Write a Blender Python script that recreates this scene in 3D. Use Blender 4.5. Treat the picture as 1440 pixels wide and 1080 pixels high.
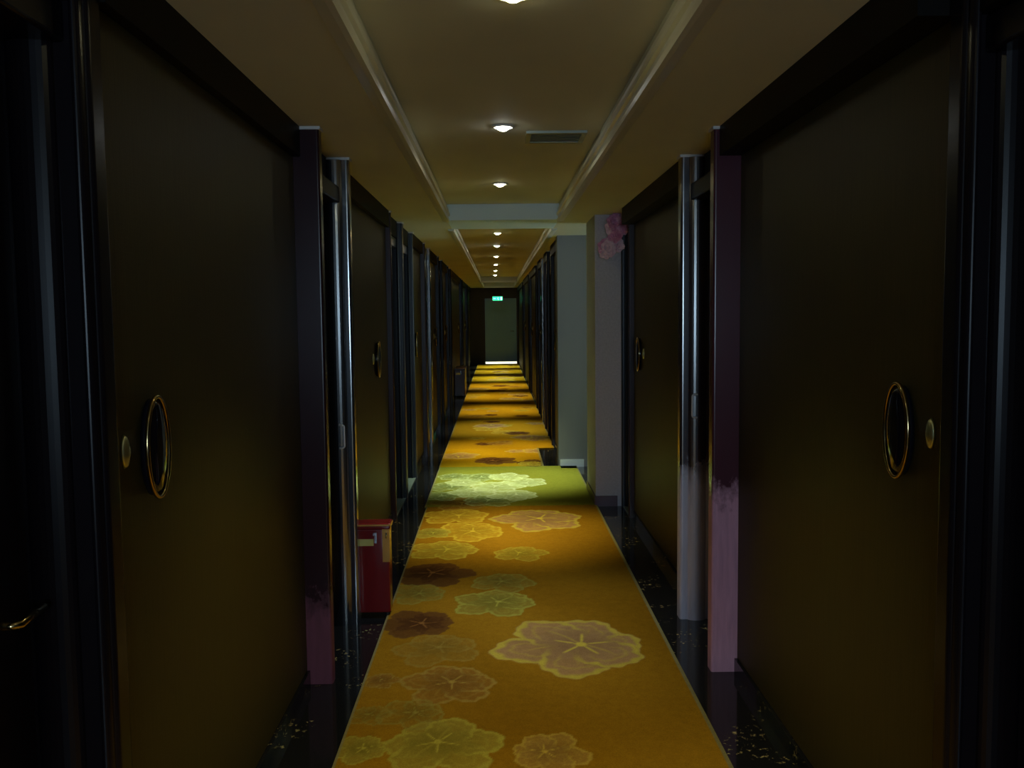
import bpy, bmesh, math, random
import numpy as np
from mathutils import Vector, Matrix
random.seed(4)
for o in list(bpy.data.objects): bpy.data.objects.remove(o)
S = bpy.context.scene; C = S.collection
PI = math.pi

# ------------------------------------------------------------------ camera
W, H, F = 1440, 1080, 1300.0
VPX, VPY, ROLL, EYE = 699.0, 440.0, 0.012, 1.56
d = Vector((VPX - W/2, -(VPY - H/2), -F)).normalized()
up = Vector((-ROLL, 1, 0)); up -= d*up.dot(d); up.normalize()
rt = d.cross(up)
cd = bpy.data.cameras.new('camera'); cam = bpy.data.objects.new('camera', cd); C.objects.link(cam)
cd.sensor_width = 36; cd.lens = F/W*36; cd.clip_start = 0.02; cd.clip_end = 200
cam.matrix_world = Matrix((rt, d, up)).to_4x4(); cam.location = (0, 0, EYE)
S.camera = cam
# ------------------------------------------------------------------ view, world
S.view_settings.view_transform = 'Standard'; S.view_settings.look = 'None'
S.view_settings.gamma = 1; S.view_settings.use_curve_mapping = False
S.view_settings.exposure = 0.0
wd = bpy.data.worlds.new('world'); S.world = wd; wd.use_nodes = True
wd.node_tree.nodes['Background'].inputs[0].default_value = (0.35, 0.5, 0.8, 1)
wd.node_tree.nodes['Background'].inputs[1].default_value = 0.05

def area(name, loc, rot, sx, sy, col, power, spread=PI):
    l = bpy.data.lights.new(name, 'AREA'); l.shape = 'RECTANGLE'; l.size = sx; l.size_y = sy
    l.color = col; l.energy = power; l.spread = spread
    o = bpy.data.objects.new(name, l); C.objects.link(o); o.location = loc; o.rotation_euler = rot
    return o
BACK = -4.0                              # the corridor's other end, unseen behind the camera; its daylight opening is assumed
area('assumed_window_daylight', (0.1, BACK-0.12, 1.6), (PI/2, 0, 0), 1.25, 1.1, (0.55, 0.78, 1.0), 72.0)  # added lamp for the assumed daylight from behind the camera
area('assumed_side_window_daylight', (3.32, 8.62, 1.5), (PI/2, 0, PI/2), 0.95, 1.5, (0.62, 0.85, 0.9), 22.0)  # added lamp: cool daylight from an unseen, assumed opening at the passage end
area('assumed_back_room_light', (0.11, 29.3, 2.2), (0, 0, 0), 0.8, 0.8, (1.0, 0.98, 0.75), 60.0)  # assumed lamp in the unseen room, feeding the leak under the door

# downlights: y along the corridor, colour, power
WARM = (1.0, 0.86, 0.40); WHITE = (0.95, 0.97, 0.85); GREEN = (0.86, 1.0, 0.66)
LAMPS = [(0.90, WARM, 16), (2.66, WARM, 14), (4.50, WHITE, 15.0), (6.46, WARM, 36.0), (8.60, GREEN, 62.0), (10.37, WARM, 50.0),
         (12.32, WHITE, 30.0), (14.6, WARM, 38.0), (17.1, WARM, 40.0), (19.5, WARM, 50.0), (21.8, GREEN, 60.0), (24.4, GREEN, 60.0), (26.6, GREEN, 60.0)]

# ------------------------------------------------------------------ helpers
def tag(o, label=None, cat=None, group=None, kind=None):
    if label: o['label'] = label
    if cat: o['category'] = cat
    if group: o['group'] = group
    if kind: o['kind'] = kind
    return o
def empty(name, loc=(0, 0, 0)):
    o = bpy.data.objects.new(name, None); C.objects.link(o); o.location = loc; o.empty_display_size = 0.05; return o
def obj(name, bm, mat, parent=None, smooth=False, bevel=0):
    me = bpy.data.meshes.new(name)
    bmesh.ops.recalc_face_normals(bm, faces=bm.faces)
    bm.to_mesh(me); bm.free()
    if smooth:
        for p in me.polygons: p.use_smooth = True
    o = bpy.data.objects.new(name, me); C.objects.link(o)
    if mat: me.materials.append(mat)
    if parent:
        o.parent = parent
        o.location = -Vector(parent.location)
        if parent.parent: o.location = (0, 0, 0)
    if bevel:
        b = o.modifiers.new('bevel', 'BEVEL'); b.width = bevel; b.segments = 3; b.limit_method = 'ANGLE'
    return o
def box(bm, x0, x1, y0, y1, z0, z1):
    v = [bm.verts.new((x, y, z)) for z in (z0, z1) for x, y in ((x0, y0), (x1, y0), (x1, y1), (x0, y1))]
    for f in ((0, 3, 2, 1), (4, 5, 6, 7), (0, 1, 5, 4), (1, 2, 6, 5), (2, 3, 7, 6), (3, 0, 4, 7)):
        bm.faces.new([v[i] for i in f])
def boxes(*bs):
    bm = bmesh.new()
    for b in bs: box(bm, *b)
    return bm
def prism(pts, z0, z1):
    bm = bmesh.new()
    a = [bm.verts.new((x, y, z0)) for x, y in pts]; b = [bm.verts.new((x, y, z1)) for x, y in pts]
    n = len(pts)
    bm.faces.new(a); bm.faces.new(b[::-1])
    for i in range(n): bm.faces.new((a[i], a[(i+1) % n], b[(i+1) % n], b[i]))
    return bm
def extrude_y(pts, y0, y1, bm=None):
    bm = bm or bmesh.new()
    a = [bm.verts.new((x, y0, z)) for x, z in pts]; b = [bm.verts.new((x, y1, z)) for x, z in pts]
    n = len(pts)
    bm.faces.new(a); bm.faces.new(b[::-1])
    for i in range(n): bm.faces.new((a[i], a[(i+1) % n], b[(i+1) % n], b[i]))
    return bm
def tube(bm, pts, r, n=10, closed=False):
    pts = [Vector(p) for p in pts]; rings = []; m = len(pts)
    ref = None
    for i, p in enumerate(pts):
        if closed: t = pts[(i+1) % m] - pts[i-1]
        else: t = pts[min(i+1, m-1)] - pts[max(i-1, 0)]
        t.normalize()
        if ref is None: ref = Vector((0, 0, 1)) if abs(t.z) < 0.9 else Vector((1, 0, 0))
        a = t.cross(ref)
        if a.length < 1e-4: a = t.orthogonal()
        a.normalize(); b = t.cross(a); ref = -b if False else a.cross(t)
        rings.append([bm.verts.new(p + a*math.cos(2*PI*k/n)*r + b*math.sin(2*PI*k/n)*r) for k in range(n)])
    for i in range(m if closed else m-1):
        A, B = rings[i], rings[(i+1) % m]
        best = min(range(n), key=lambda s: (A[0].co-B[s].co).length) if closed and i == m-1 else 0
        for k in range(n): bm.faces.new((A[k], A[(k+1) % n], B[(k+1+best) % n], B[(k+best) % n]))
    if not closed:
        bm.faces.new(rings[0]); bm.faces.new(rings[-1][::-1])
def lathe(bm, prof, c, axis='z', n=32, sx=1, sy=1):
    """prof: (radius, height) pairs swept about an axis through c"""
    def P(r, a, h):
        u, v = r*math.cos(a)*sx, r*math.sin(a)*sy
        if axis == 'z': return (c[0]+u, c[1]+v, c[2]+h)
        if axis == 'x': return (c[0]+h, c[1]+u, c[2]+v)
        return (c[0]+u, c[1]+h, c[2]+v)
    rings = []
    for r, h in prof:
        if r < 1e-6: rings.append([bm.verts.new(P(0, 0, h))])
        else: rings.append([bm.verts.new(P(r, 2*PI*k/n, h)) for k in range(n)])
    for A, B in zip(rings, rings[1:]):
        for k in range(n):
            if len(A) == 1: bm.faces.new((A[0], B[k], B[(k+1) % n]))
            elif len(B) == 1: bm.faces.new((A[k], A[(k+1) % n], B[0]))
            else: bm.faces.new((A[k], A[(k+1) % n], B[(k+1) % n], B[k]))

# ------------------------------------------------------------------ materials
def mat(name, col, rough=0.5, metal=0, spec=0.5, coat=0, emis=None, es=0):
    m = bpy.data.materials.new(name); m.use_nodes = True
    b = m.node_tree.nodes['Principled BSDF']
    b.inputs['Base Color'].default_value = (*col, 1); b.inputs['Roughness'].default_value = rough
    b.inputs['Metallic'].default_value = metal; b.inputs['Specular IOR Level'].default_value = spec
    b.inputs['Coat Weight'].default_value = coat; b.inputs['Coat Roughness'].default_value = 0.08
    if emis: b.inputs['Emission Color'].default_value = (*emis, 1); b.inputs['Emission Strength'].default_value = es
    return m
class N:
    def __init__(s, m): s.m = m; s.t = m.node_tree; s.b = s.t.nodes['Principled BSDF']
    def new(s, k, **kw):
        n = s.t.nodes.new(k)
        for a, v in kw.items(): setattr(n, a, v)
        return n
    def link(s, a, b): s.t.links.new(a, b)
    def pos(s, scale=(1, 1, 1)):
        g = s.new('ShaderNodeNewGeometry'); mp = s.new('ShaderNodeMapping'); mp.inputs['Scale'].default_value = scale
        s.link(g.outputs['Position'], mp.inputs['Vector']); return mp.outputs['Vector']
    def noise(s, vec, scale=5, detail=3, rough=.5):
        n = s.new('ShaderNodeTexNoise'); n.inputs['Scale'].default_value = scale; n.inputs['Detail'].default_value = detail
        n.inputs['Roughness'].default_value = rough; s.link(vec, n.inputs['Vector']); return n.outputs['Fac']
    def ramp(s, fac, stops):
        r = s.new('ShaderNodeValToRGB'); e = r.color_ramp.elements
        while len(e) < len(stops): e.new(0.5)
        for q, (p, c) in zip(e, stops): q.position = p; q.color = (*c, 1) if len(c) == 3 else c
        s.link(fac, r.inputs['Fac']); return r.outputs['Color']
    def mix(s, fac, a, b, mode='MIX'):
        n = s.new('ShaderNodeMix', data_type='RGBA', blend_type=mode)
        for sock, v in ((n.inputs['Factor'], fac), (n.inputs['A'], a), (n.inputs['B'], b)):
            if isinstance(v, (int, float)): sock.default_value = v
            elif isinstance(v, tuple): sock.default_value = (*v, 1)
            else: s.link(v, sock)
        return n.outputs['Result']
    def bump(s, fac, strength=.2, dist=.01):
        n = s.new('ShaderNodeBump'); n.inputs['Strength'].default_value = strength; n.inputs['Distance'].default_value = dist
        s.link(fac, n.inputs['Height']); s.link(n.outputs['Normal'], s.b.inputs['Normal'])
    def color(s, c): s.link(c, s.b.inputs['Base Color'])

# woven gold-brown wall fabric
M_fab = mat('gold_fabric', (.13, .09, .02), .5, spec=.22); n = N(M_fab)
v = n.noise(n.pos((260, 260, 4)), 1, 2); w = n.noise(n.pos((3, 3, 2)), 1, 3); h_ = n.noise(n.pos((6, 6, 320)), 1, 2)
n.color(n.mix(.5, n.ramp(v, [(.3, (.040, .031, .009)), (.7, (.066, .052, .015))]), n.ramp(w, [(.3, (.050, .036, .011)), (.7, (.056, .048, .012))])))
n.bump(n.mix(.5, v, h_), .25, .002)
# glossy dark mahogany
M_mah = mat('dark_mahogany', (.03, .012, .014), .3, spec=.35); n = N(M_mah)
v = n.noise(n.pos((40, 40, 2)), 1, 4)
n.color(n.ramp(v, [(.3, (.020, .009, .011)), (.7, (.042, .016, .020))]))
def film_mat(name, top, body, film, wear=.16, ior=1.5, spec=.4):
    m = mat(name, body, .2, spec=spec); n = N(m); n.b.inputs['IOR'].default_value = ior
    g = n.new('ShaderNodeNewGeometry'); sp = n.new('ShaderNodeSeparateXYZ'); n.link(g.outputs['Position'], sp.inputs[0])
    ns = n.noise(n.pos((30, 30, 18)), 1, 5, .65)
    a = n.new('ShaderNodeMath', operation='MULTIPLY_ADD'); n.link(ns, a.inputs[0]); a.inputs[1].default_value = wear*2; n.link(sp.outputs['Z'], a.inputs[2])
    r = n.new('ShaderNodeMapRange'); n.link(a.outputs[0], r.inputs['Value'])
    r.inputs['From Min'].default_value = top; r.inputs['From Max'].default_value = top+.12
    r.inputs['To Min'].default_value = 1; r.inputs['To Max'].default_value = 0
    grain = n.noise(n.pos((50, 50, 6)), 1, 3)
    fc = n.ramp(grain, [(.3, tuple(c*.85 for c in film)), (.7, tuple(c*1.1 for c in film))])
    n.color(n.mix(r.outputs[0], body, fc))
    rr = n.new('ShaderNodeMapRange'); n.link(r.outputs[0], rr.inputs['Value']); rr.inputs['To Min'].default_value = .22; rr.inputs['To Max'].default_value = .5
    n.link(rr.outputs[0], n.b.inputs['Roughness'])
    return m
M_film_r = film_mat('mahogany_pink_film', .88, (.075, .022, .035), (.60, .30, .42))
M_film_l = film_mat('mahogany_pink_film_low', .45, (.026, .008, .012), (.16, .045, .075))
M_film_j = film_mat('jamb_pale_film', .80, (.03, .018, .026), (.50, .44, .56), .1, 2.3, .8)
M_jamb = mat('jamb_lacquer', (.014, .020, .032), .18, spec=1.0, coat=.6); M_jamb.node_tree.nodes['Principled BSDF'].inputs['IOR'].default_value = 2.4
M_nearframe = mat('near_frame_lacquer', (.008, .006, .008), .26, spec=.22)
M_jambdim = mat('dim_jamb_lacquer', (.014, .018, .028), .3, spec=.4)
M_leaf = mat('door_leaf_lacquer', (.012, .010, .014), .3)
M_crown = mat('crown_wood', (.006, .005, .004), .5, spec=.12)
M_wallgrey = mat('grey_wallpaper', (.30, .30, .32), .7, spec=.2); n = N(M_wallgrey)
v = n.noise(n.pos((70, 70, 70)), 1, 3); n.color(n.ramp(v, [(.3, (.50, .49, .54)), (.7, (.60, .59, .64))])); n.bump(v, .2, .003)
M_wallgrey_dim = mat('dimmed_grey_wallpaper', (.24, .24, .25), .7, spec=.2)  # same wallpaper as the near pier, with dimmer light put into its colour
M_walldark = mat('dark_wall', (.05, .045, .04), .7)
# ceiling paint
M_ceil = mat('ceiling_paint', (.52, .46, .36), .75, spec=.2); n = N(M_ceil)
v = n.noise(n.pos((2.2, 1.2, 2)), 1, 3); n.color(n.ramp(v, [(.3, (.71, .69, .52)), (.7, (.79, .77, .59))]))
n.bump(n.noise(n.pos((90, 90, 90)), 1, 2), .08, .002)
M_beam = mat('beam_paint', (.76, .92, 1.0), .6, spec=.3)
M_cornice = mat('cornice_satin_paint', (.84, .82, .66), .32, spec=.5)
M_plaster = mat('plaster_white', (.7, .68, .64), .8)
# black marble with gold flecks
M_marble = mat('black_marble', (.012, .012, .014), .08, spec=.35); n = N(M_marble)
vv = n.new('ShaderNodeTexVoronoi', feature='DISTANCE_TO_EDGE'); vv.inputs['Scale'].default_value = 9
g = n.pos(); nz = n.new('ShaderNodeTexNoise'); nz.inputs['Scale'].default_value = 6; n.link(g, nz.inputs['Vector'])
mx = n.mix(.35, g, nz.outputs['Color'], 'ADD'); n.link(mx, vv.inputs['Vector'])
vein = n.ramp(n.noise(g, 38, 4, .7), [(.58, (0, 0, 0)), (.64, (1, 1, 1))])
msk = n.ramp(n.noise(g, 4, 3), [(.52, (0, 0, 0)), (.62, (1, 1, 1))])
n.color(n.mix(n.mix(1, vein, msk, 'MULTIPLY'), (.010, .011, .014), (.45, .36, .16)))
M_thr = mat('pale_marble', (.22, .27, .26), .2)
M_brass = mat('polished_brass', (.50, .38, .18), .14, 1)
M_satin = mat('glow_satin_brass', (.86, .88, .52), .40, 1)
M_glass_black = mat('black_inlay', (.006, .006, .010), .07, spec=.7)
M_nickel = mat('worn_nickel', (.85, .87, .92), .55, .2)
M_chrome = mat('chrome', (.75, .77, .8), .12, 1)
M_red = mat('red_enamel', (.22, .008, .010), .24, spec=.5, coat=.4)
M_redgold = mat('gold_edging', (.65, .33, .08), .3, .8)
M_label = mat('yellow_label', (.62, .55, .16), .5)
M_white = mat('white_plastic', (.75, .75, .72), .4)
M_blackpl = mat('black_plastic', (.015, .015, .015), .4)
M_vent = mat('vent_metal', (.30, .34, .30), .45, .2)
M_slat = mat('vent_slat', (.10, .12, .11), .5)
M_ventdark = mat('vent_dark', (.02, .02, .02), .8)
M_enddoor = mat('end_door_paint', (.28, .50, .72), .5)
M_pink = mat('pink_petal', (.62, .16, .30), .6); n = N(M_pink)
n.color(n.ramp(n.noise(n.pos(), 28, 3), [(.3, (.66, .22, .38)), (.7, (.88, .48, .60))]))
M_pink2 = mat('pale_pink_petal', (.90, .62, .66), .6)
M_leafg = mat('flower_leaf', (.05, .11, .04), .6)
M_exit = mat('exit_green', (.02, .35, .14), .4, emis=(.03, .9, .36), es=2.2)
M_exitw = mat('exit_white', (.8, .9, .8), .4, emis=(.45, 1.0, .7), es=3)
M_pane = mat('frosted_pane', (.6, .75, .95), .3, emis=(.42, .66, 1.0), es=.5)

# ------------------------------------------------------------------ ceiling
ZL, ZR = 2.32, 2.45
XL, XR = -.40, .52
Y_END = 28.25
obj('ceiling', boxes((-1.5, XL, BACK, Y_END, ZL, 2.6), (XR, 3.6, BACK, Y_END, ZL, 2.6), (XL, XR, BACK, Y_END, ZR, 2.6),
                     (XL, XR, BACK, -2.5, ZL, ZR), (XL, XR, 22.95, 23.35, ZL, ZR), (XL, XR, 27.7, Y_END, ZL, ZR)), M_ceil)
bpy.data.objects['ceiling']['kind'] = 'structure'
o = obj('trim_beam', boxes((XL, XR, 7.66, 8.45, ZL-.002, ZR)), M_beam, bevel=.004); tag(o, kind='structure')
# stepped cornice round each coffer
def cornice(i, xa, sgn, y0, y1):
    # xa = coffer edge; sgn +1 = grows towards +x (left edge)
    P = [(-.035, -.012), (.0, -.018), (.018, -.018), (.022, -.002), (.012, .012), (.012, .03), (.024, .036), (.024, .055), (.012, .07), (.016, .085), (.0, .095), (.0, .0), (-.035, .0)]
    bm = extrude_y([(xa + sgn*x, ZL+z) for x, z in P], y0, y1)
    o = obj('trim_%d' % i, bm, M_cornice, smooth=False); tag(o, kind='structure')
k = 1
for y0, y1 in ((-2.5, 7.66), (8.45, 22.95), (23.35, 27.7)):
    cornice(k, XL, 1, y0, y1); k += 1
    cornice(k, XR, -1, y0, y1); k += 1
for y in (22.95, 27.7):
    o = obj('trim_%d' % k, boxes((XL+.03, XR-.03, y-.05, y, ZL-.01, ZL+.03)), M_cornice); tag(o, kind='structure'); k += 1

# ------------------------------------------------------------------ floor
o = obj('floor', boxes((-1.5, 3.6, BACK, 30.5, -.1, 0)), M_marble); tag(o, kind='structure')

# ------------------------------------------------------------------ doors, casings, walls
WL, WR, WR2 = -.82, 1.02, .66             # faces of the fabric panels: left, right, right beyond the side passage
door_n = 0
def casing_pts(wx, s, y, t, prot, back=.15, faceup=True):
    """plan outline of a casing post. s=+1 left wall (grows to +x), -1 right wall. y = face turned to the opening, t = signed thickness away from it"""
    u = [(-back, 0), (-back+.005, 0)]
    for c0, rad, dep in ((-back*.5-.02, back*.5-.028, .026), (.028 if prot > .07 else 0, .045 if prot > .07 else .012, .022)):
        for a in range(13):
            th = PI - PI*a/12
            u.append((c0+rad*math.cos(th), -dep*math.sin(th)))
    u += [(prot-.02, 0)]
    for a in range(6):
        th = -PI/2 + PI/2*a/5
        u.append((prot-.014+.014*math.cos(th), .014+.014*math.sin(th)))
    for a in range(5):
        th = PI/2*a/4
        u.append((prot-.01+.01*math.cos(th), 1-.01+.01*math.sin(th)))
    u += [(0, 1), (-back, 1)]
    out = []
    T = abs(t); sg = 1 if t > 0 else -1
    for a, b in u:
        bb = T-(1-b) if b > .5 else b
        out.append((wx + s*a, y + sg*bb))
    return out
def door(side, wx, y0, y1, prot=.1, mats=None, lever=False, strike=False, thr=False, head=2.10, t=.07, lean=True, levery=None):
    """a recessed door between two casing posts; y0,y1 = clear opening"""
    global door_n
    door_n += 1
    s = 1 if side == 'L' else -1
    D = empty('door_%d' % door_n, (wx - s*.08, (y0+y1)/2, 0)); tag(D, kind='structure')
    mn, mf = mats or (M_mah, M_jamb)
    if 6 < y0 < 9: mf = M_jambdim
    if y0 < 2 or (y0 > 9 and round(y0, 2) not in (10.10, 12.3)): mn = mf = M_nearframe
    obj('casing', prism(casing_pts(wx, s, y0, -t, prot), 0, ZL-.012), mn, D)
    obj('casing', prism(casing_pts(wx, s, y1, t, prot), 0, ZL-.012), mf, D)
    xa, xb = sorted((wx - s*.15, wx + s*(prot-.045)))
    obj('head_casing', boxes((xa, xb, y0, y1, head, head+.08)), M_crown if strike else mf, D, bevel=.008)
    xa, xb = sorted((wx - s*.15, wx + s*.0))
    obj('over_panel', boxes((xa, xb, y0, y1, head+.08, ZL)), M_crown, D)
    xa, xb = sorted((wx - s*.20, wx - s*.15))
    lf = obj('leaf', boxes((xa, xb, y0, y1, .012, head)), M_leaf, D)
    for yy, tt in ((y0, -t), (y1, t)):
        a, b = sorted((yy-.004*(1 if tt > 0 else -1), yy+tt+.004*(1 if tt > 0 else -1))); xa, xb = sorted((wx-s*.01, wx+s*(prot+.006)))
        obj('plaster_seam', boxes((xa, xb, a, b, ZL-.012, ZL)), M_plaster, D)
    if thr:
        xa, xb = sorted((wx - s*.15, wx + s*.03))
        obj('threshold', boxes((xa, xb, y0, y1, 0, .008)), M_thr, D)
    if lever:
        yy = levery or (y1-.07); X = wx - s*.15
        bm = bmesh.new(); lathe(bm, [(0, 0), (.026, 0), (.026, s*.006), (.022, s*.010), (0, s*.010)], (X, yy, .98), 'x', 24)
        tube(bm, [(X+s*.01, yy, .98), (X+s*.05, yy, .98), (X+s*.058, yy+.01, .98), (X+s*.06, yy+.05, .985), (X+s*.058, yy+.10, .985)] if levery else
                 [(X+s*.01, yy, .98), (X+s*.05, yy, .98), (X+s*.058, yy-.01, .98), (X+s*.06, yy-.05, .985), (X+s*.058, yy-.11, .985)], .009, 10)
        h = obj('lever_handle', bm, M_brass, D, smooth=True)
    if strike:
        # U-shaped metal strike plate let into the jamb that faces the camera
        X = wx + s*.046; Z = strike
        bm = bmesh.new()
        q = [(X+s*.028, Z+.055), (X+s*.0, Z+.055)] if False else None
        pts = []
        for a in range(13):
            th = PI/2 + PI*a/12
            pts.append((X - s*0 + (-1)*.0 + .014*math.cos(th)*(-1 if s > 0 else 1), y1-.034, Z + (.045 if a < 6 else -.045) + .012*math.sin(th)))
        pts = [(X + (.012 if s < 0 else -.012), y1-.034, Z+.057)] + pts + [(X + (.012 if s < 0 else -.012), y1-.034, Z-.057)]
        tube(bm, pts, .005, 8)
        obj('strike_plate', bm, M_nickel, D, smooth=True)
    return D

# left openings
door('L', WL, 1.08, 1.88, prot=.02, lever=True, levery=1.72)
door('L', WL, 3.89, 4.57, prot=.106, mats=(M_film_l, M_jamb), strike=.96)
door('L', WL, 6.97, 7.74, prot=.04, thr=True, t=.05)
door('L', WL, 7.86, 8.70, prot=.04, thr=True, t=.07)
for y0, y1 in ((10.10, 10.82), (12.5, 13.25), (14.95, 15.7), (20.2, 20.95), (24.0, 24.75)): door('L', WL, y0, y1, prot=.05, lever=True)
# right openings
door('R', WR, 1.20, 2.00, prot=.02)
door('R', WR, 3.96, 4.57, prot=.112, t=.08, mats=(M_film_r, M_film_j), strike=1.09)
door('R', WR, 6.93, 7.28, prot=.04, thr=True, t=.04)
for y0, y1 in ((10.75, 11.5), (12.3, 13.0), (14.15, 14.9), (17.8, 18.5), (22.0, 22.75)): door('R', WR2, y0, y1, prot=.04, lever=True)

# fabric panels
panel_proto = None
def make_handle(root, s, wx, y, cam_side=-1):
    X = wx
    h = obj('pull_handle', (lambda bm: (tube(bm, [(X+s*.022, y+.068*math.cos(2*PI*a/48), 1.255+.118*math.sin(2*PI*a/48)) for a in range(48)], .0055, 10, True), bm)[1])(bmesh.new()), M_brass, root, smooth=True)
    bm = bmesh.new(); lathe(bm, [(0, s*.032), (.5, s*.030), (.85, s*.026), (1.0, s*.018), (1.0, s*.004), (0, s*.004)], (X, y, 1.255), 'x', 40, .064, .114)
    i = obj('inlay', bm, M_glass_black, smooth=True); i.parent = h; i['label'] = 'glossy black oval inlay'
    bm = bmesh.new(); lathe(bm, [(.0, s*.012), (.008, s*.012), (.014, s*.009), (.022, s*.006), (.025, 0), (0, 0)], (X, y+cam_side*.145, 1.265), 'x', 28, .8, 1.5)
    obj('glow_disc', bm, M_satin, root, smooth=True)  # satin disc added to stand for the soft glow beside each pull
def panel(side, wx, y0, y1, hy, label, group):
    s = 1 if side == 'L' else -1
    R = empty('wall_panel', (wx, (y0+y1)/2, .06))
    tag(R, label, 'wall panel', group)
    xa, xb = sorted((wx - s*.03, wx))
    obj('fabric_board', boxes((xa, xb, y0, y1, .06, 2.20)), M_fab, R, bevel=.003)
    if hy: make_handle(R, s, wx, hy)
    return R
GL = 'gold brown fabric panels along the left wall'; GR = 'gold brown fabric panels along the right wall'
LP = [(1.95, 3.82, 2.165, 'nearest gold brown fabric panel on the left wall with a black and brass oval pull'),
      (4.645, 6.92, 6.24, 'gold brown fabric panel directly behind the red box on the left wall'),
      (8.775, 10.03, 9.2, 'narrow fabric panel just past the double doorway with pale thresholds on the left'),
      (10.89, 12.43, 12.1, 'dark gold fabric panel on the left wall, second beyond the pale thresholds'),
      (13.32, 14.88, 14.6, 'dark gold fabric panel on the left wall, third beyond the pale thresholds'),
      (15.77, 20.13, 19.6, 'distant dark fabric panel behind the far box on the left wall'),
      (21.02, 23.93, 23.5, 'very distant dark fabric panel on the left wall, second before the end door'),
      (24.82, 28.15, None, 'dark fabric panel on the left wall ending beside the end door')]
for a in LP: panel('L', WL, *a, GL)
RP = [(2.07, 3.88, 2.291, 'nearest gold brown fabric panel on the right wall with an oval pull'),
      (4.645, 6.885, 6.57, 'gold brown fabric panel on the right wall between the pink-edged casing and the pink flowers')]
for a in RP: panel('R', WR, *a, GR)
RP2 = [(9.50, 10.68, 10.25, 'dark panel on the right immediately past the far grey pillar'),
       (11.57, 12.23, None, 'narrow dark panel on the far right wall, second past the grey pillar'),
       (13.07, 14.08, 13.9, 'distant dark panel on the far right wall, third past the grey pillar'),
       (14.97, 17.73, 17.3, 'distant dark panel on the far right wall, fourth past the grey pillar'),
       (18.57, 21.93, 21.5, 'very distant dark panel on the right wall, second before the end door'),
       (22.82, 28.15, None, 'dark panel on the right wall ending beside the end door')]
for a in RP2: panel('R', WR2, *a, GR)

# walls proper, crowns, skirtings
def seg(spans, lo, hi):
    """complement of the door spans"""
    out = []; y = lo
    for a, b in spans:
        if a > y: out.append((y, a))
        y = b
    if y < hi: out.append((y, hi))
    return out
Ldo = [(1.01, 1.95), (3.82, 4.64), (6.92, 8.77), (10.03, 10.89), (12.43, 13.32), (14.88, 15.77), (20.13, 21.02), (23.93, 24.82)]
Lw = [(-1.35, WL-.03, a, b, 0, ZL) for a, b in seg(Ldo, BACK, Y_END)] + [(-1.35, WL-.20, a, b, 0, ZL) for a, b in Ldo]
o = obj('wall_left', boxes(*Lw), M_walldark); tag(o, kind='structure')
Rdo = [(1.13, 2.07), (3.88, 4.64), (6.885, 7.33)]
Rw = [(WR+.03, 1.5, a, b, 0, ZL) for a, b in seg(Rdo, BACK, 7.33)] + [(WR+.20, 1.5, a, b, 0, ZL) for a, b in Rdo]
Rdo2 = [(10.68, 11.57), (12.23, 13.07), (14.08, 14.97), (17.73, 18.57), (21.93, 22.82)]
Rw2 = [(WR2+.03, 1.5, a, b, 0, ZL) for a, b in seg(Rdo2, 9.5, Y_END)] + [(WR2+.20, 1.5, a, b, 0, ZL) for a, b in Rdo2]
o = obj('wall_right', boxes(*(Rw+Rw2)), M_walldark); tag(o, kind='structure')
# grey papered piers either side of the side passage
o = obj('wall_passage_near', boxes((.776, 1.5, 7.33, 8.02, 0, ZL), (1.5, 3.5, 7.9, 8.02, 0, ZL)), M_wallgrey); tag(o, kind='structure')
o = obj('wall_passage_far', boxes((.605, 1.5, 9.25, 9.5, 0, ZL), (1.5, 3.5, 9.25, 9.4, 0, ZL)), M_wallgrey_dim); tag(o, kind='structure')
o = obj('wall_passage_end', boxes((3.38, 3.5, 8.02, 9.25, 0, .6), (3.38, 3.5, 8.02, 9.25, 2.25, ZL), (3.38, 3.5, 8.02, 8.1, .6, 2.25), (3.38, 3.5, 9.17, 9.25, .6, 2.25)), M_wallgrey); tag(o, kind='structure')  # unseen passage end; its opening to daylight is assumed
ci = 1
for a, b, *_ in LP:
    o = obj('trim_crown_left_%d' % ci, boxes((WL-.03, -.79, a, b, 2.20, ZL)), M_crown); tag(o, kind='structure')
    o = obj('baseboard_left_%d' % ci, boxes((WL-.03, WL+.012, a, b, 0, .06)), M_marble); tag(o, kind='structure'); ci += 1
ci = 1
for wx, cw, L in ((WR, .93, RP), (WR2, WR2-.04, RP2)):
    for a, b, *_ in L:
        o = obj('trim_crown_right_%d' % ci, boxes((cw, wx+.03, a, b, 2.20, ZL)), M_crown); tag(o, kind='structure')
        o = obj('baseboard_right_%d' % ci, boxes((wx-.012, wx+.03, a, b, 0, .06)), M_marble); tag(o, kind='structure'); ci += 1
M_skp = mat('purple_skirting', (.10, .045, .065), .35); M_skw = mat('pale_skirting', (.75, .8, .85), .3)
o = obj('baseboard_passage_near', boxes((.766, .95, 7.318, 7.33, 0, .085), (.766, .776, 7.33, 8.0, 0, .085)), M_skp); tag(o, kind='structure')
o = obj('baseboard_passage_far', boxes((.62, .86, 9.236, 9.25, 0, .075), (.62, .78, 9.10, 9.236, 0, .012)), M_skw); tag(o, kind='structure')  # far pier gets a pale bluish skirting and a thin floor slab
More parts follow.
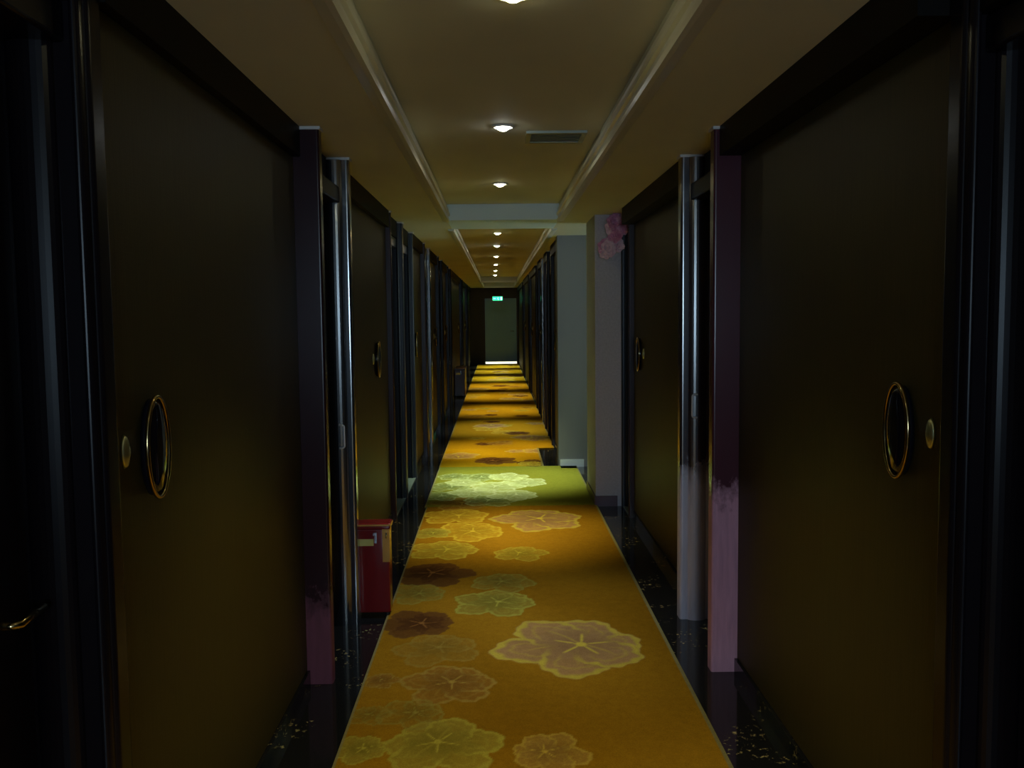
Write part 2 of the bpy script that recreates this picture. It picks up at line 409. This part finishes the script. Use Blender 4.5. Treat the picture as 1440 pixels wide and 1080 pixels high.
# back end (behind the viewer), then frames for both windows, assumed and unseen
o = obj('wall_back', boxes((-1.35, 1.5, BACK-.1, BACK, 0, 1.0), (-1.35, 1.5, BACK-.1, BACK, 2.2, 2.6), (-1.35, -.55, BACK-.1, BACK, 1.0, 2.2), (.75, 1.5, BACK-.1, BACK, 1.0, 2.2)), M_walldark); tag(o, kind='structure')
def assumed_window(i, bm): 
    o = obj('assumed_window_%d' % i, bm, M_white); tag(o, kind='structure')
assumed_window(1, boxes((-.55, .75, BACK-.08, BACK-.03, 1.0, 1.05), (-.55, .75, BACK-.08, BACK-.03, 2.15, 2.2), (-.55, -.5, BACK-.08, BACK-.03, 1.05, 2.15), (.7, .75, BACK-.08, BACK-.03, 1.05, 2.15), (.08, .12, BACK-.08, BACK-.03, 1.05, 2.15)))
assumed_window(2, boxes((3.38, 3.43, 8.1, 9.17, .6, .65), (3.38, 3.43, 8.1, 9.17, 2.2, 2.25), (3.38, 3.43, 8.1, 8.15, .65, 2.2), (3.38, 3.43, 9.12, 9.17, .65, 2.2)))

# ------------------------------------------------------------------ far end: wall, door, unseen room behind with an assumed lamp
o = obj('wall_end', boxes((-1.5, -.39, Y_END, Y_END+.12, 0, 2.6), (.61, 1.5, Y_END, Y_END+.12, 0, 2.6), (-.39, .61, Y_END, Y_END+.12, 2.02, 2.6)), M_walldark); tag(o, kind='structure')
door_n += 1
D = empty('door_%d' % door_n, (.11, Y_END, 0)); tag(D, kind='structure')
lf = obj('leaf', boxes((-.37, .59, Y_END+.03, Y_END+.075, .07, 2.0)), M_enddoor, D, bevel=.003)
obj('casing', boxes((-.39, -.37, Y_END-.01, Y_END+.12, 0, 2.02)), M_mah, D)
obj('casing', boxes((.59, .61, Y_END-.01, Y_END+.12, 0, 2.02)), M_mah, D)
obj('head_casing', boxes((-.37, .59, Y_END-.01, Y_END+.12, 2.0, 2.02)), M_mah, D)
bm = bmesh.new(); tube(bm, [(.50, Y_END+.03, 1.0), (.50, Y_END-.03, 1.0), (.40, Y_END-.035, 1.0)], .01, 8); obj('lever_handle', bm, M_chrome, D, smooth=True)
M_bk = mat('back_room_paint', (.8, .8, .74), .7)
o = obj('wall_back_room', boxes((-1.3, 1.5, 30.3, 30.4, 0, 2.6), (-1.3, -1.2, Y_END+.12, 30.3, 0, 2.6), (1.4, 1.5, Y_END+.12, 30.3, 0, 2.6), (-1.3, 1.5, Y_END+.12, 30.4, 2.6, 2.65), (-1.2, 1.4, Y_END+.02, 30.3, 0, .004)), M_bk); tag(o, kind='structure')

# ------------------------------------------------------------------ carpet
FLOWERS = []     # (x, y, rx, ry, style, rot)
def px(x, y):
    c = Vector((x-W/2, -(y-H/2), -F)); r = Matrix((rt, d, up)) @ c; t = -EYE/r.z
    return r.x*t, r.y*t
for (cx, cy, hw, st, ro) in [(798, 911, 108, 'taupe', .2), (628, 966, 68, 'brown', 1.0), (625, 1052, 82, 'olive', 2.2), (503, 1058, 40, 'olive', .4),
        (777, 1062, 56, 'orange', 2.9), (576, 1008, 48, 'faint', .5), (614, 917, 62, 'star', 1.3), (583, 880, 56, 'dark', .1), (612, 810, 58, 'dark', 2.0),
        (693, 851, 60, 'green', .8), (708, 822, 46, 'faintg', 1.8), (582, 838, 46, 'faintg', .2), (755, 733, 68, 'taupe', 1.2), (622, 776, 52, 'yellow', .7),
        (733, 781, 40, 'yellow', 2.0), (655, 750, 56, 'gold', .3), (538, 961, 26, 'brown', 2), (640, 728, 50, 'gold', 1), (606, 752, 30, 'green', 1),
        (640, 1120, 50, 'faintg', 1), (840, 1150, 70, 'taupe', 1), (520, 1010, 30, 'faint', 2),
        (645, 710, 44, 'brown', 1), (690, 706, 40, 'dgreen', 2), (628, 699, 34, 'dgreen', 3), (720, 698, 38, 'white', .4), (665, 694, 36, 'white', 1.4), (632, 686, 34, 'dgreen', 1), (700, 686, 40, 'white', 2), (655, 680, 30, 'white', 4),
        (738, 680, 34, 'white', 5), (672, 673, 32, 'dgreen', .4), (715, 672, 30, 'white', 3.3), (640, 672, 26, 'dgreen', 2.2)]:  # pale blossoms crowd where the downlight pool is painted in
    X, Y = px(cx, cy); r = hw/F*math.hypot(Y, EYE)
    FLOWERS.append((X, Y, r, st, ro))
rs = random.Random(11)
y = 9.6
while y < 28:
    for q in range(3):
        FLOWERS.append((rs.uniform(-.5, .55), y+rs.uniform(-.25, .25), rs.uniform(.1, .26), rs.choice(['taupe', 'gold', 'yellow', 'dark', 'brown', 'gold', 'taupe', 'dark']), rs.uniform(0, 6)))
    y += .62
y = -2.5
while y < 2.4:
    for q in range(2):
        FLOWERS.append((rs.uniform(-.5, .55), y+rs.uniform(-.25, .25), rs.uniform(.1, .2), rs.choice(['taupe', 'gold', 'olive', 'dark']), rs.uniform(0, 6)))
    y += .6
STY = {  # edge colour, fill colour, opacity edge, opacity fill
 'taupe': ((.50, .40, .055), (.36, .215, .10), .95, .85), 'brown': ((.36, .25, .05), (.25, .125, .028), .7, .55),
 'olive': ((.40, .34, .05), (.30, .235, .035), .85, .8), 'orange': ((.46, .32, .05), (.34, .20, .05), .8, .6),
 'faint': ((.30, .25, .05), (.22, .16, .03), .6, .3), 'star': ((.32, .23, .05), (.27, .17, .03), .35, .4),
 'dark': ((.15, .07, .02), (.10, .042, .016), .8, .85), 'green': ((.38, .36, .06), (.28, .24, .04), .85, .7),
 'faintg': ((.30, .27, .05), (.24, .19, .035), .7, .5), 'yellow': ((.44, .37, .05), (.36, .28, .035), .8, .6),
 'gold': ((.55, .43, .05), (.45, .30, .03), .8, .6), 'dgreen': ((.46, .50, .24), (.20, .23, .08), .7, .5), 'white': ((.60, .60, .34), (.46, .48, .21), .7, .6)}  # 'white' blossoms paint a pool of lamplight into the olive section
def smooth(e0, e1, x):
    t = np.clip((x-e0)/(e1-e0), 0, 1); return t*t*(3-2*t)
def carpet_colour(X, Y, base):
    col = np.tile(np.array(base), (len(X), 1)).astype(float)
    # slow blotches woven into the ground
    bl = .5+.5*np.sin(X*3.1+1.7*np.sin(Y*1.3))*np.sin(Y*2.2+1.2*np.sin(X*2.7))
    col *= np.stack([.74+.42*bl, .70+.46*bl, .6+.5*bl], 1)
    for fx, fy, r, st, ro in FLOWERS:
        e, f, oe, of = STY[st]
        m = (abs(X-fx) < r*1.3) & (abs(Y-fy) < r*1.5)
        if not m.any(): continue
        x = (X[m]-fx)/r; yy = (Y[m]-fy)/(r*1.05)
        c = col[m]; fr = random.Random(int(fx*9173+fy*331)+7)
        # heart of the blossom sits off-centre; overlapping ruffled petals fan out from it
        hx, hy = .30*math.cos(ro), .22*math.sin(ro)
        npet = 6
        order = [0, 3, 1, 4, 2, 5]
        for i in order:
            th = ro + 2*PI*i/npet + fr.uniform(-.15, .15)
            dist = .46-.12*math.cos(th-ro); px_, py_ = hx*.6+dist*math.cos(th), hy*.6+dist*math.sin(th)
            a_, b_ = .50+.08*math.cos(th-ro+PI), .43
            u = (x-px_)*math.cos(th)+(yy-py_)*math.sin(th); v = -(x-px_)*math.sin(th)+(yy-py_)*math.cos(th)
            tt = np.arctan2(v, u)
            q = np.hypot(u/a_, v/b_)/(1+.045*np.sin(6*tt+fr.uniform(0, 6))+.03*np.sin(13*tt+fr.uniform(0, 6)))
            ins = 1-smooth(.96, 1.03, q)
            outer = smooth(-.9, .3, np.cos(tt))
            rim = smooth(.74, .90, q+.05*np.sin(9*tt))*ins*outer
            inner = (1-smooth(.0, .10, np.abs(q-.52-.06*np.sin(3*tt+i))))*outer*.38
            base_d = .74+.34*smooth(-.8, .9, u/a_)            # petals are woven darker toward the heart
            ray = (1-smooth(0, .09, np.abs(v/b_+.12*np.sin(4*u+i))))*(1-smooth(-.1, .5, u/a_))*.45
            A = (ins*of)[:, None]; c = c*(1-A)+np.array(f)*base_d[:, None]*A
            L_ = np.clip(np.maximum.reduce([rim, inner, ray]), 0, 1)*ins*oe
            A = L_[:, None]; c = c*(1-A)+np.array(e)*A
        # star of short strokes at the heart
        x2, y2 = x-hx*.6, yy-hy*.6; r2 = np.hypot(x2, y2); t2 = np.arctan2(y2, x2)
        star = (1-smooth(0, .16, np.abs(np.sin(2.5*(t2-ro)))*np.maximum(r2*2, .3)))*(1-smooth(.30, .40, r2))
        A = (np.clip(np.maximum(star, 1-smooth(.05, .09, r2)), 0, 1)*min(1, oe+.1))[:, None]
        ec = np.array(e)*(1.9 if st == 'dark' else 1.12); c = c*(1-A)+ec*A
        col[m] = c
    return col
M_carp = mat('carpet_wool', (.3, .2, .03), 1.0, spec=0); n = N(M_carp)
at = n.new('ShaderNodeAttribute', attribute_name='pattern')
fz = n.noise(n.pos(), 220, 2, .7); fz2 = n.noise(n.pos(), 26, 4, .7)
sp = n.mix(.5, n.ramp(fz, [(.25, (.55, .55, .55)), (.75, (1.35, 1.35, 1.35))]), n.ramp(fz2, [(.3, (.8, .8, .8)), (.7, (1.15, 1.15, 1.15))]))
n.color(n.mix(1.0, at.outputs['Color'], sp, 'MULTIPLY')); n.bump(fz, .5, .004)
n.b.inputs['Sheen Weight'].default_value = 0
def carpet(name_, x0, x1, ys, dx, base, label, T=.012):
    xs = np.linspace(x0, x1, max(2, int(round((x1-x0)/dx))+1)); ys = np.array(ys); nx, ny = len(xs), len(ys)
    XX, YY = np.meshgrid(xs, ys); X, Y = XX.ravel(), YY.ravel(); n0 = nx*ny
    co = np.zeros((n0*1+4, 3)); co[:n0, 0] = X; co[:n0, 1] = Y; co[:n0, 2] = T
    idx = np.arange(n0).reshape(ny, nx)
    faces = np.stack([idx[:-1, :-1], idx[:-1, 1:], idx[1:, 1:], idx[1:, :-1]], -1).reshape(-1, 4)
    b0 = n0; co[b0:] = [(x0, ys[0], 0), (x1, ys[0], 0), (x1, ys[-1], 0), (x0, ys[-1], 0)]
    me = bpy.data.meshes.new(name_)
    rim = [list(idx[0, ::-1]) + [b0, b0+1], list(idx[::-1, -1]) + [b0+1, b0+2], list(idx[-1, :]) + [b0+2, b0+3], list(idx[:, 0]) + [b0+3, b0], [b0+3, b0+2, b0+1, b0]]
    me.from_pydata([tuple(c) for c in co], [], [tuple(f) for f in faces.tolist()] + [tuple(int(i) for i in r) for r in rim])
    ca = me.color_attributes.new('pattern', 'FLOAT_COLOR', 'POINT')
    cc = carpet_colour(X, Y, base); eb = (X > x1-.016) | (X < x0+.010); cc[eb] = (.24, .21, .10)
    col = np.ones((len(co), 4)); col[:n0, :3] = cc; col[n0:, :3] = np.array(base)*.5
    ca.data.foreach_set('color', col.astype(np.float32).ravel())
    me.materials.append(M_carp)
    o = bpy.data.objects.new(name_, me); C.objects.link(o); tag(o, label, 'carpet'); return o
GOLD = (.32, .170, .014)
def ysp(y0, y1, st): return list(np.linspace(y0, y1, int((y1-y0)/st)+1))
carpet('hallway_carpet', -.585, .785, ysp(BACK+.3, 2.6, .05)+ysp(2.61, 7.33, .010), .006, GOLD, 'golden brown floral carpet in the foreground with yellow-edged pansy blossoms')
carpet('hallway_carpet', -.600, .785, ysp(7.332, 9.25, .014), .008, (.25, .25, .035), 'olive green floral carpet section lying in front of the side passage')
carpet('hallway_carpet', -.605, .455, ysp(9.252, 10.5, .02), .012, (.45, .27, .010), 'short narrow gold carpet section just past the olive section, beside a black floor patch')
carpet('hallway_carpet', -.605, .635, ysp(10.502, 28.1, .03), .02, (.42, .245, .012), 'long far gold carpet running on to the end door')

# ------------------------------------------------------------------ downlights
def lampx(y): return .058-.0042*y if y > 3 else .055
first = None
ords = ['downlight nearest the viewer, just above the frame', 'bright downlight cut by the top edge of the photo', 'white downlight level with the ceiling vent', 'yellowish downlight just in front of the grey ceiling beam', 'downlight hidden directly behind the grey ceiling beam',
        'first downlight visible past the grey beam', 'white second downlight past the grey beam', 'third downlight past the grey beam', 'fourth downlight past the grey beam', 'fifth downlight past the grey beam', 'sixth downlight past the grey beam', 'small downlight in the last coffer, its nearer one', 'last small downlight closest to the green exit sign']
protos = {}
def lens_mat(nm, c, es=45): return mat(nm, (.8, .8, .8), .4, emis=c, es=es)
LM = {id(WARM): lens_mat('warm_lens', (1, .93, .55)), id(WHITE): lens_mat('white_lens', (.95, 1, .95)), id(GREEN): lens_mat('greenish_lens', (.92, 1, .72))}
for (y, c, pw), lab in zip(LAMPS, ords):
    x = lampx(y)
    R = empty('downlight', (x, y, ZR)); tag(R, 'round recessed ' + lab, 'ceiling light', 'downlights along the ceiling')
    if 'ring' not in protos:
        bm = bmesh.new(); lathe(bm, [(.036, -.001), (.038, -.008), (.048, -.009), (.056, -.004), (.057, -.0005), (.036, -.0005)], (0, 0, 0), 'z', 32)
        g = bmesh.new(); lathe(g, [(0, -.024), (.014, -.022), (.027, -.014), (.034, -.004), (.036, -.001), (0, -.001)], (0, 0, 0), 'z', 32)
        for k_, b_, m_ in (('ring', bm, M_white), ('lens', g, None)):
            me = bpy.data.meshes.new(k_); bmesh.ops.recalc_face_normals(b_, faces=b_.faces); b_.to_mesh(me); b_.free()
            for p in me.polygons: p.use_smooth = True
            if m_: me.materials.append(m_)
            protos[k_] = me
    r = bpy.data.objects.new('trim_ring', protos['ring']); C.objects.link(r); r.parent = R
    me = protos['lens'].copy(); me.materials.append(LM[id(c)])
    l = bpy.data.objects.new('lens', me); C.objects.link(l); l.parent = R
    L = bpy.data.lights.new('downlight_beam', 'SPOT'); L.energy = pw*10; L.color = c; L.spot_size = math.radians(80 if y < 3 else 62 if y < 5 else 54); L.spot_blend = 1.0; L.shadow_soft_size = .03
    lo = bpy.data.objects.new('downlight_beam', L); C.objects.link(lo); lo.location = (x, y, ZR-.02)

# ------------------------------------------------------------------ ceiling vent
V = empty('ceiling_vent', (.30, 4.76, ZR)); tag(V, 'grey slotted metal air vent in the raised ceiling right of a downlight', 'vent')
vx0, vx1, vy0, vy1 = .155, .455, 4.62, 4.90
obj('frame', boxes((vx0, vx1, vy0, vy0+.03, ZR-.012, ZR), (vx0, vx1, vy1-.03, vy1, ZR-.012, ZR), (vx0, vx0+.025, vy0+.03, vy1-.03, ZR-.012, ZR), (vx1-.025, vx1, vy0+.03, vy1-.03, ZR-.012, ZR)), M_vent, V)
obj('backing', boxes((vx0+.025, vx1-.025, vy0+.03, vy1-.03, ZR-.003, ZR-.001)), M_ventdark, V)
for i in range(6):
    y = vy0+.045+i*.034
    bm = boxes((vx0+.025, vx1-.025, y, y+.018, ZR-.010, ZR-.006)); obj('slat', bm, M_slat, V)

# ------------------------------------------------------------------ red fire extinguisher boxes
def ext_box(x0, x1, y0, y1, h, label, M_red=M_red, M_redgold=M_redgold):
    R = empty('fire_extinguisher_box', ((x0+x1)/2, (y0+y1)/2, 0)); tag(R, label, 'box', 'red extinguisher boxes on the floor along the left wall')
    obj('body', boxes((x0, x1, y0, y1, .03, h-.03)), M_red, R, bevel=.006)
    obj('lid', boxes((x0-.006, x1+.006, y0-.006, y1+.006, h-.03, h)), M_red, R, bevel=.006)
    obj('lid_edging', boxes((x0-.006, x1+.008, y0-.010, y0-.004, h-.012, h-.004), (x1+.004, x1+.010, y0-.008, y1, h-.012, h-.004)), M_redgold, R)
    obj('corner_strip', boxes((x1-.035, x1+.002, y0-.004, y0+.0, h-.20, h-.03)), M_redgold, R)
    obj('label_plate', boxes((x0+.02, x1-.08, y0-.004, y0, h-.115, h-.08)), M_label, R)
    lt = bmesh.new(); box(lt, x1-.075, x1-.062, y0-.012, y0, h-.10, h-.045); box(lt, x1-.082, x1-.062, y0-.014, y0-.004, h-.062, h-.045)
    obj('latch', lt, M_chrome, R)
    bm = bmesh.new(); tube(bm, [(x1-.012, y0-.004, h-.045), (x1-.012, y0-.022, h-.045), (x1-.012, y0-.022, h-.07), (x1-.012, y0-.004, h-.07)], .004, 8); obj('handle', bm, M_chrome, R, smooth=True)
    for fx in (x0+.02, x1-.02):
        for fy in (y0+.03, y1-.03):
            b = bmesh.new(); lathe(b, [(0, 0), (.016, 0), (.014, .03), (0, .03)], (fx, fy, 0), 'z', 16); obj('foot', b, M_blackpl, R)
ext_box(-.80, -.565, 4.66, 4.76, .495, 'red enamel fire extinguisher box near the viewer on the black floor')
ext_box(-.80, -.612, 17.1, 18.0, .54, 'red far box with shade painted in, on the floor low against the left wall, beside the distant carpet', mat('shaded_red_enamel', (.02, .004, .006), .35), M_blackpl)  # box red darkened, the dim far light is put into its colour

# ------------------------------------------------------------------ pink flowers at the top of the right pier
G = empty('artificial_flowers', (.90, 7.22, 2.16)); tag(G, 'bunch of pink artificial flowers fixed high on the casing beside the grey pillar', 'flowers')
def blossom(c, r, m, nrm, rnd):
    bm = bmesh.new()
    n_ = Vector(nrm).normalized(); a = n_.orthogonal().normalized(); b = n_.cross(a)
    for ring, (cnt, rad, tilt) in enumerate(((6, r, .25), (5, r*.75, .7), (4, r*.45, 1.2))):
        for i in range(cnt):
            th = 2*PI*i/cnt + ring*.5 + rnd.uniform(-.15, .15)
            u = a*math.cos(th)+b*math.sin(th); t = u.cross(n_)
            rows = []
            for j in range(5):
                s_ = j/4; ww = rad*.52*math.sin(PI*(.12+.80*s_))
                p = Vector(c)+u*(rad*s_*math.cos(tilt*s_))+n_*(rad*s_*math.sin(tilt)*.8+.004*ring)
                rows.append([bm.verts.new(p+t*ww*q+n_*(abs(q)*.18*rad*s_)) for q in (-1, -.5, 0, .5, 1)])
            for A, B in zip(rows, rows[1:]):
                for k_ in range(4): bm.faces.new((A[k_], A[k_+1], B[k_+1], B[k_]))
    o = obj('blossom', bm, m, G, smooth=True)
    so = o.modifiers.new('thick', 'SOLIDIFY'); so.thickness = .0015
rr = random.Random(5)
for i in range(20):
    t = i/19
    z = 2.30-.29*t+rr.uniform(-.015, .015); x = .975-.11*t+rr.uniform(-.055, .05)+(.02 if t > .5 and t < .8 else 0)
    x = min(max(x, .80), 1.0)
    blossom((x, 7.22+rr.uniform(-.03, .05), z), rr.uniform(.045, .068), M_pink if rr.random() < .7 and t < .85 else M_pink2, (rr.uniform(-.7, .5), -1, rr.uniform(-.5, .5)), rr)
bm = bmesh.new(); tube(bm, [(.99, 7.26, 2.31), (.97, 7.25, 2.22), (.92, 7.25, 2.12), (.86, 7.25, 2.02)], .004, 6); obj('stem', bm, M_leafg, G)

# ------------------------------------------------------------------ exit sign
X = empty('exit_sign', (.02, 27.6, 2.32)); tag(X, 'small glowing green exit sign hanging in front of the end door', 'sign')
sx0, sx1, sz0, sz1, sy = -.125, .165, 1.93, 2.04, 27.58
obj('housing', boxes((sx0-.01, sx1+.01, sy, sy+.04, sz0-.01, sz1+.01)), M_white, X)
fp = obj('sign_face', boxes((sx0, sx1, sy-.004, sy, sz0, sz1)), M_exit, X)
def picto(name, bm): q = obj(name, bm, M_exitw); q.parent = fp
pc = bmesh.new(); box(pc, .11, .15, sy-.006, sy-.004, sz0+.012, sz1-.012); picto('door_symbol', pc)
pc = bmesh.new(); tube(pc, [(.045, sy-.006, sz0+.088), (.03, sy-.006, sz0+.07), (.02, sy-.006, sz0+.045), (.05, sy-.006, sz0+.03), (.045, sy-.006, sz0+.012)], .007, 6)
picto('running_figure', pc)
pc = bmesh.new(); tube(pc, [(-.105, sy-.006, sz0+.055), (-.035, sy-.006, sz0+.055)], .007, 6); picto('arrow_symbol', pc)
for hx in (-.08, .12):
    b = bmesh.new(); tube(b, [(hx, sy+.02, sz1+.01), (hx, sy+.02, 2.32)], .005, 6); obj('hanger', b, M_chrome, X)
